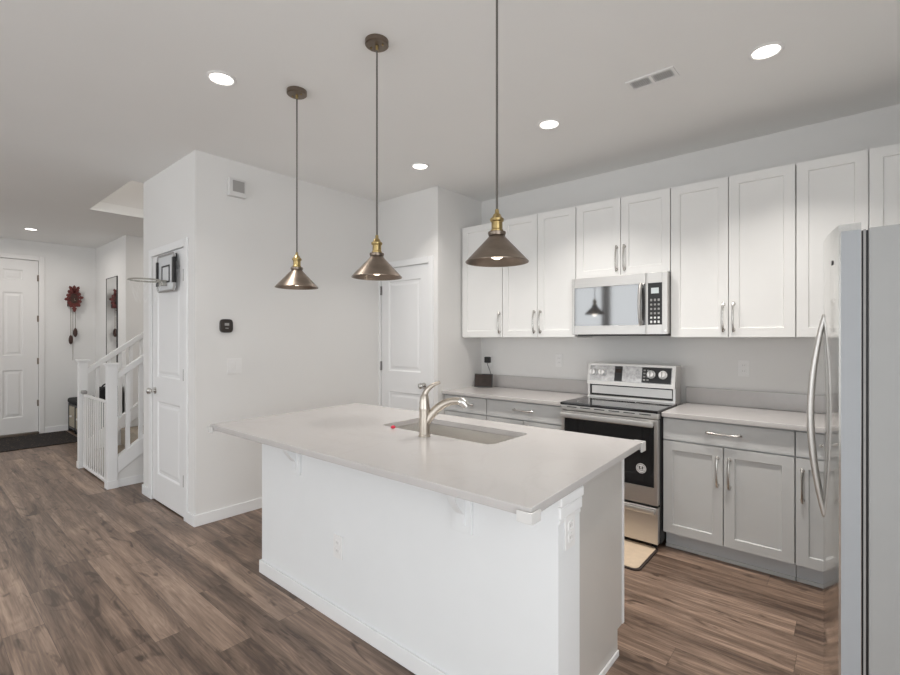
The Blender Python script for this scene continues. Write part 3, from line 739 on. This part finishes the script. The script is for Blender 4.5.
# ------------------------------------------------------------------ floor mat
t = thing('floor_mat', 'beige anti-fatigue mat with a dark border in front of the range', 'mat', (-1.35, 3.07, 0))
def rr2(x0, x1, y0, y1, r): return [(p[0], p[1]) for p in rrect(x0, x1, y0, y1, r, 0)]
MB().prism(rr2(-1.72, -.972, 2.865, 3.27, .04), .001, .010, 'z').build('border', matb_m, t)
MB().prism(rr2(-1.707, -.985, 2.878, 3.257, .035), .0101, .0135, 'z', bev=.001).build('mat_surface', mat_m, t)

# ------------------------------------------------------------------ pendants
def pendant(x, y, label, first=None):
    if first: 
        o = dup(first, (x, y, 1.69)); o['label'] = label; return o
    t = thing('pendant_light', label, 'pendant light', (x, y, 1.69), 'pendant lights over the island')
    c = (x, y, 0)
    MB().lathe([(0, CZ - .024), (.05, CZ - .024), (.055, CZ - .02), (.055, CZ - .0004), (0, CZ - .0004)], c, 36).build('ceiling_canopy', canopy_m, t)
    for sx in (-.03, .03): MB().lathe([(0, CZ - .031), (.004, CZ - .029), (.004, CZ - .0243), (0, CZ - .0243)], (x + sx, y + sx * .3, 0), 10).build('screw', brass_m, t)
    MB().lathe([(.006, CZ - .045), (.008, CZ - .0245)], c, 12).build('cord_grip', brass_m, t)
    MB().lathe([(.0042, 1.885), (.0042, CZ - .044)], c, 10).build('cord', cord_m, t)
    MB().lathe([(0, 1.886), (.007, 1.886), (.008, 1.872), (.014, 1.866), (.019, 1.856), (.026, 1.850), (.026, 1.842), (.0205, 1.838), (.0205, 1.812), (.024, 1.808), (.024, 1.801), (0, 1.801)], c, 28).build('socket', brass_m, t)
    MB().lathe([(0, 1.801), (.033, 1.801), (.034, 1.795), (.031, 1.787), (.0, 1.787)], c, 28).build('shade_collar', canopy_m, t)
    s_ = MB().lathe([(.028, 1.787), (.034, 1.779), (.114, 1.694), (.1185, 1.689), (.118, 1.687), (.1155, 1.688), (.112, 1.6915), (.0325, 1.776), (.026, 1.784)], c, 56, closed=True).build('shade', pewter_m, t)
    MB().lathe([(.013, 1.786), (.013, 1.765), (.024, 1.745), (.028, 1.725), (.022, 1.706), (.010, 1.699), (0, 1.698)], c, 24).build('bulb', bulb_m, t)
    l = bpy.data.lights.new('bulb_light', 'POINT'); l.energy = 0.2; l.color = (1, .88, .75); l.shadow_soft_size = .03
    lo = bpy.data.objects.new('bulb_light', l); COL.objects.link(lo); lo.parent = t; lo.location = (0, 0, 0.0)
    return t
p0 = pendant(-1.015, 1.455, 'nearest pewter cone pendant with a brass socket, in front of the wall cabinets')
pendant(-1.70, 1.455, 'middle pewter cone pendant of the three over the island', p0)
pendant(-2.388, 1.455, 'farthest pewter cone pendant, over the left end of the island', p0)

# ------------------------------------------------------------------ recessed lights and register
def can(x, y, label, r=.075, e=4.0, spread=130):
    t = thing('recessed_light', label, 'ceiling light', (x, y, CZ), 'recessed ceiling lights')
    MB().lathe([(r - .018, CZ - .0005), (r, CZ - .0005), (r, CZ - .004), (r - .012, CZ - .008), (r - .018, CZ - .004)], (x, y, 0), 40, closed=True).build('trim_ring', white_m, t)
    MB().lathe([(0, CZ - .0055), (r - .019, CZ - .0045), (r - .019, CZ - .0005), (0, CZ - .0005)], (x, y, 0), 40).build('lens', lens_m, t)
    l = bpy.data.lights.new('lamp', 'AREA'); l.shape = 'DISK'; l.size = 2 * r - .05; l.energy = e; l.color = (1, .955, .90); l.spread = math.radians(spread)
    lo = bpy.data.objects.new('lamp', l); COL.objects.link(lo); lo.parent = t; lo.location = (0, 0, -.012)
can(-2.58, 1.12, 'round recessed ceiling light left of the pendant canopies')
can(-.321, 2.739, 'round recessed ceiling light to the right of the ceiling vent', e=11, spread=112)
can(-1.507, 2.753, 'round recessed ceiling light above the microwave cabinets', e=10.5, spread=112)
can(-2.673, 2.744, 'small round recessed ceiling light in front of the pantry door', e=5, spread=105)
can(-8.02, 1.08, 'round recessed ceiling light by the entry door', e=9, spread=170)
t = thing('ceiling_vent', 'white rectangular ceiling vent with two rows of dark slots', 'vent', (-.822, 2.636, CZ))
vx0, vx1, vy0, vy1 = -.945, -.70, 2.575, 2.69
m = MB(); m.box(vx0, vx1, vy0, vy0 + .016, CZ - .006, CZ - .0004); m.box(vx0, vx1, vy1 - .016, vy1, CZ - .006, CZ - .0004); m.box(vx0, vx0 + .016, vy0 + .016, vy1 - .016, CZ - .006, CZ - .0004); m.box(vx1 - .016, vx1, vy0 + .016, vy1 - .016, CZ - .006, CZ - .0004)
m.box((vx0 + vx1) / 2 - .008, (vx0 + vx1) / 2 + .008, vy0 + .016, vy1 - .016, CZ - .006, CZ - .0004); m.build('frame', white_m, t)
box(vx0 + .016, vx1 - .016, vy0 + .016, vy1 - .016, CZ - .0012, CZ - .0004).build('duct_opening', black_m, t)
for s0 in (vx0 + .016, (vx0 + vx1) / 2 + .008):
    for k in range(10):
        a = s0 + .002 + k * .0098
        MB().box(a, a + .0040, vy0 + .016, vy1 - .016, CZ - .0034, CZ - .0014).build('slat', white_m, t)

# ------------------------------------------------------------------ staircase, gate
t = thing('staircase', 'white railed staircase with beige carpet rising beside the closet', 'staircase', (-5.8, 1.35, 0))
SLP = .745; NX, FX_ = -5.262, -6.340; ny = 1.277; NH = .039
def rail_z(y): return 1.075 + SLP * (y - 1.317)
def str_z(y): return .285 + SLP * (y - 1.317)
for sx in (NX, FX_):
    m = MB(); m.box(sx - NH, sx + NH, ny - NH, ny + NH, 0, 1.135, bev=.003)
    m.box(sx - .046, sx + .046, ny - .046, ny + .046, 0, .07, bev=.004); m.box(sx - .044, sx + .044, ny - .044, ny + .044, 1.135, 1.15, bev=.003); m.box(sx - .057, sx + .057, ny - .057, ny + .057, 1.148, 1.168, bev=.005)
    m.build('newel_post', trim_m, t)
    y1_ = 3.6
    rl = MB(); rl.prism([(1.318, rail_z(1.318)), (y1_, rail_z(y1_)), (y1_, rail_z(y1_) - .065), (1.318, rail_z(1.318) - .065)], sx - .032, sx + .032, 'x', bev=.006); rl.build('handrail', trim_m, t)
    st_ = MB(); st_.prism([(1.318, str_z(1.318)), (y1_, str_z(y1_)), (y1_, str_z(y1_) - .15), (1.318, max(.0, str_z(1.318) - .15))], sx - .035, sx + .035, 'x', bev=.003); st_.build('stringer', trim_m, t)
    pn = MB(); pn.prism([(1.318, 0.0), (y1_, 0.0), (y1_, str_z(y1_) - .152), (1.318, str_z(1.318) - .152)], sx - .02, sx + .02, 'x'); pn.build('skirt_panel', wall_m, t)
    side = 1
    box(sx + .021, sx + .032, 1.32, y1_, 0, .075, bev=.003).build('skirt_baseboard', trim_m, t)
    y = 1.405
    while y < 2.6:
        bl = MB(); w_ = .016
        bl.prism([(y - w_, str_z(y - w_) + .001), (y + w_, str_z(y + w_) + .001), (y + w_, rail_z(y + w_) - .066), (y - w_, rail_z(y - w_) - .066)], sx - w_, sx + w_, 'x'); bl.build('baluster', trim_m, t)
        y += .107
for k in range(14):
    y0 = 1.36 + .255 * k; z = .19 * (k + 1)
    if z > 2.7: break
    m = MB(); m.box(FX_ + .037, NX - .037, y0, y0 + .30, max(0, z - .19), z, bev=.012, seg=3); o = m.build('tread', carpet_m, t)
g = thing('safety_gate', 'white baby safety gate at the foot of the stairs', 'safety gate', ((NX + FX_) / 2, ny, 0))
ga, gb = FX_ + .062, NX - .062; gyv = 1.277
m = MB(); m.tube([(ga + .03, gyv, .04), (ga + .03, gyv, .79), (gb - .03, gyv, .79), (gb - .03, gyv, .04)], .013, 10); m.build('gate_frame', white_m, g)
m = MB(); m.tube([(ga, gyv, .03), (gb, gyv, .03)], .017, 10); m.build('bottom_rail', white_m, g)
m = MB(); m.tube([(ga + .012, gyv, .03), (ga + .012, gyv, .83)], .012, 10); m.tube([(gb - .012, gyv, .03), (gb - .012, gyv, .83)], .012, 10); m.build('side_rail', grey_m, g)
box(ga + .02, gb - .02, gyv - .012, gyv + .012, .775, .80, bev=.005).build('top_rail', white_m, g)
n_ = 11
for k in range(n_):
    x = ga + .09 + (gb - ga - .18) * k / (n_ - 1); MB().tube([(x, gyv, .03), (x, gyv, .78)], .007, 8).build('bar', white_m, g)
m = MB(); m.box(ga - .012, ga + .05, gyv - .03, gyv + .02, .80, .835, bev=.008); m.build('latch', grey_m, g)

# ------------------------------------------------------------------ entry things
t = thing('rug', 'dark patterned rug on the floor in front of the entry door', 'rug', (-8.45, .95, 0))
box(-8.97, -7.90, .25, 1.60, .001, .010, bev=.003).build('pile', rug_m, t)
t = thing('storage_bench', 'black bench with beige basket drawers in the entry corner', 'bench', (-8.35, 1.80, 0))
bx0, bx1, by0, by1 = -9.0, -7.78, 1.625, 1.965
box(bx0, bx1, by0, by1, .42, .50, bev=.03, seg=4).build('seat_cushion', fabric_m, t)
m = MB(); m.box(bx0 + .01, bx1 - .01, by0 + .01, by1 - .01, .395, .419); m.box(bx0 + .01, bx1 - .01, by0 + .01, by1 - .01, .05, .075)
for x in (bx0 + .01, (bx0 * 2 + bx1) / 3, (bx0 + bx1 * 2) / 3, bx1 - .035): m.box(x, x + .025, by0 + .01, by1 - .01, 0, .395)
m.build('frame', black_m, t)
for k in range(3):
    a = bx0 + .01 + .03 + k * (bx1 - bx0) / 3; b = a + (bx1 - bx0) / 3 - .05
    q = box(a, b, by0 + .015, by1 - .03, .077, .385, bev=.008).build('basket', basket_m, t)
    MB().lathe([(.010, by0 + .015), (.016, by0 - .004), (.012, by0 - .012), (0, by0 - .014)], ((a + b) / 2, 0, .24), 14, 'y').build('basket_knob', white_m, q)
t = thing('upright_case', 'black upright case standing behind the stair railing beside bench', 'luggage', (-7.62, 1.82, 0))
box(-7.75, -7.54, 1.70, 1.965, .04, .74, bev=.03, seg=4).build('shell', fabric_m, t)
for x in (-7.72, -7.57):
    for y in (1.73, 1.93): MB().lathe([(.016, 0), (.02, .02), (.016, .045)], (x, y, 0), 12).build('wheel', grey_m, t)
MB().tube(bez([(-7.645, 1.75, .735), (-7.645, 1.75, .80), (-7.645, 1.91, .80), (-7.645, 1.91, .735)]), .010, 8).build('carry_handle', black_m, t)
t = thing('wall_mirror', 'tall narrow black framed mirror on the entry hall wall', 'mirror', (-8.13, YM, 1.6))
mx0, mx1, mz0, mz1 = -8.40, -7.87, 1.0, 2.275; fw = .010
m = MB(); yy0, yy1 = YM - .016, YM - .0005
m.box(mx0, mx0 + fw, yy0, yy1, mz0, mz1, bev=.002); m.box(mx1 - fw, mx1, yy0, yy1, mz0, mz1, bev=.002); m.box(mx0, mx1, yy0, yy1, mz0, mz0 + fw, bev=.002); m.box(mx0, mx1, yy0, yy1, mz1 - fw, mz1, bev=.002)
m.build('frame', black_m, t)
box(mx0 + fw, mx1 - fw, YM - .012, YM - .001, mz0 + fw, mz1 - fw).build('mirror_glass', mirror_m, t)
# cuckoo clock
t = thing('cuckoo_clock', 'carved reddish wooden cuckoo clock with hanging pine cone weights', 'clock', (XE, 1.70, 2.0))
F = facing_x(XE); cy, cz = 1.695, 1.985
MB().prism([(cy - .065, cz - .11), (cy + .065, cz - .11), (cy + .065, cz + .06), (cy, cz + .13), (cy - .065, cz + .06)], -.09, -.001, 'y', bev=.004).xf(F).build('case', wood_dark_m, t)
m = MB()
def leaf(m, ox, oz, ang, L, w, y):
    pts = []
    outl = [(0, 0), (.18, .55), (.34, .42), (.5, 1.0), (.66, .52), (.8, .6), (1, 0)]
    up = [(L * a, w * b) for a, b in outl]; dn = [(L * a, -w * b) for a, b in outl[1:-1]][::-1]
    ca_, sa_ = math.cos(ang), math.sin(ang)
    for (a, b) in up + dn: pts.append((ox + a * ca_ - b * sa_, oz + a * sa_ + b * ca_))
    m.prism(pts, y - .014, y, 'y', bev=.002)
for i in range(12):
    a = 2 * math.pi * i / 12 + .13; r0 = .05
    leaf(m, cy + r0 * math.cos(a) * .8, cz + .01 + r0 * math.sin(a) * 1.5, a, .062 if i % 2 else .078, .036, -.092)
for a in (1.57, 1.1, 2.04): leaf(m, cy, cz + .08, a, .13, .035, -.108)
leaf(m, cy, cz - .09, -1.57, .11, .035, -.108)
m.xf(F).build('leaf_carving', wood_red_m, t)
MB().lathe([(0, -.112), (.036, -.112), (.04, -.108), (.04, -.09), (0, -.09)], (cy, 0, cz - .02), 28, 'y').xf(F).build('dial', wood_dark_m, t)
h = MB(); h.box(cy - .002, cy + .002, -.114, -.1122, cz - .02, cz + .010); h.box(cy - .002, cy + .02, -.114, -.1122, cz - .022, cz - .018); h.xf(F).build('hand', basket_m, t)
for (yy, zz) in ((cy - .03, 1.44), (cy + .025, 1.55)):
    MB().tube([(yy, -.05, cz - .11), (yy, -.05, zz - .0)], .0035, 6).xf(F).build('chain', canopy_m, t)
    MB().lathe([(.006, zz), (.018, zz - .015), (.026, zz - .05), (.027, zz - .09), (.018, zz - .125), (0, zz - .14)], (yy, -.05, 0), 16).xf(F).build('pine_cone_weight', wood_dark_m, t)
MB().tube([(cy - .005, -.05, cz - .11), (cy - .005, -.05, 1.06)], .003, 6).xf(F).build('chain', canopy_m, t)

# ------------------------------------------------------------------ basketball hoop on the closet door
t = thing('basketball_hoop', 'small clear backboard basketball hoop hung on the closet door', 'basketball hoop', (-4.27, YC - .02, 1.79))
hx0, hx1, hz0, hz1 = -4.385, -4.015, 1.775, 2.075; hy = YC - .035
q = MB().prism([(p[0], p[1]) for p in rrect(hx0, hx1, hz0, hz1, .03, 0)], hy, hy + .008, 'y', bev=.002); q.build('backboard', plexi_m, t)
m = MB()
rp = [(p[0], hy - .001, p[1]) for p in rrect(hx0 + .006, hx1 - .006, hz0 + .006, hz1 - .006, .03, 0)]
m.tube(rp, .009, 8, closed=True); m.build('backboard_frame', grey_m, t)
for sx0, sx1, sz0, sz1 in ((hx0 - .004, hx0 + .022, hz0 + .05, hz1 - .05), (hx1 - .022, hx1 + .012, hz0 + .06, hz1 - .04)):
    o = box(sx0, sx1, hy - .014, hy + .009, sz0, sz1, bev=.002).build('side_stripe', black_m, t); o['label'] = 'black side stripe'
m = MB(); a, b, c_, d_ = -4.29, -4.12, 1.845, 1.985
for bb in ((a, a + .012, c_, d_), (b - .012, b, c_, d_), (a, b, d_ - .012, d_), (a, b, c_, c_ + .012)): m.box(bb[0], bb[1], hy - .004, hy - .0003, bb[2], bb[3])
m.build('target_square', black_m, t)
m = MB(); m.box(hx0 + .06, hx0 + .09, hy + .0085, YC + .0015, hz1 - .06, hz1 - .0); m.box(hx1 - .09, hx1 - .06, hy + .0085, YC + .0015, hz1 - .06, hz1 - .0); m.build('hook', black_m, t)
m = MB(); rcx, rcy, rz, rr_ = -4.215, hy - .14, 1.855, .112
m.tube([(rcx + rr_ * math.cos(2 * math.pi * i / 32), rcy + rr_ * math.sin(2 * math.pi * i / 32), rz) for i in range(32)], .006, 8, closed=True)
m.box(rcx - .04, rcx + .04, hy - .035, hy - .0003, rz - .035, rz + .01, bev=.004); m.build('rim', rim_m, t)
m = MB()
for i in range(12):
    for sgn in (-1, 1):
        pts = []
        for j in range(7):
            q = j / 6; a = 2 * math.pi * (i + sgn * q * 1.5) / 12; r = rr_ * (1 - .45 * q); pts.append((rcx + r * math.cos(a), rcy + r * math.sin(a), rz - .004 - .17 * q))
        m.tube(pts, .0006, 5)
m.build('net', net_m, t)
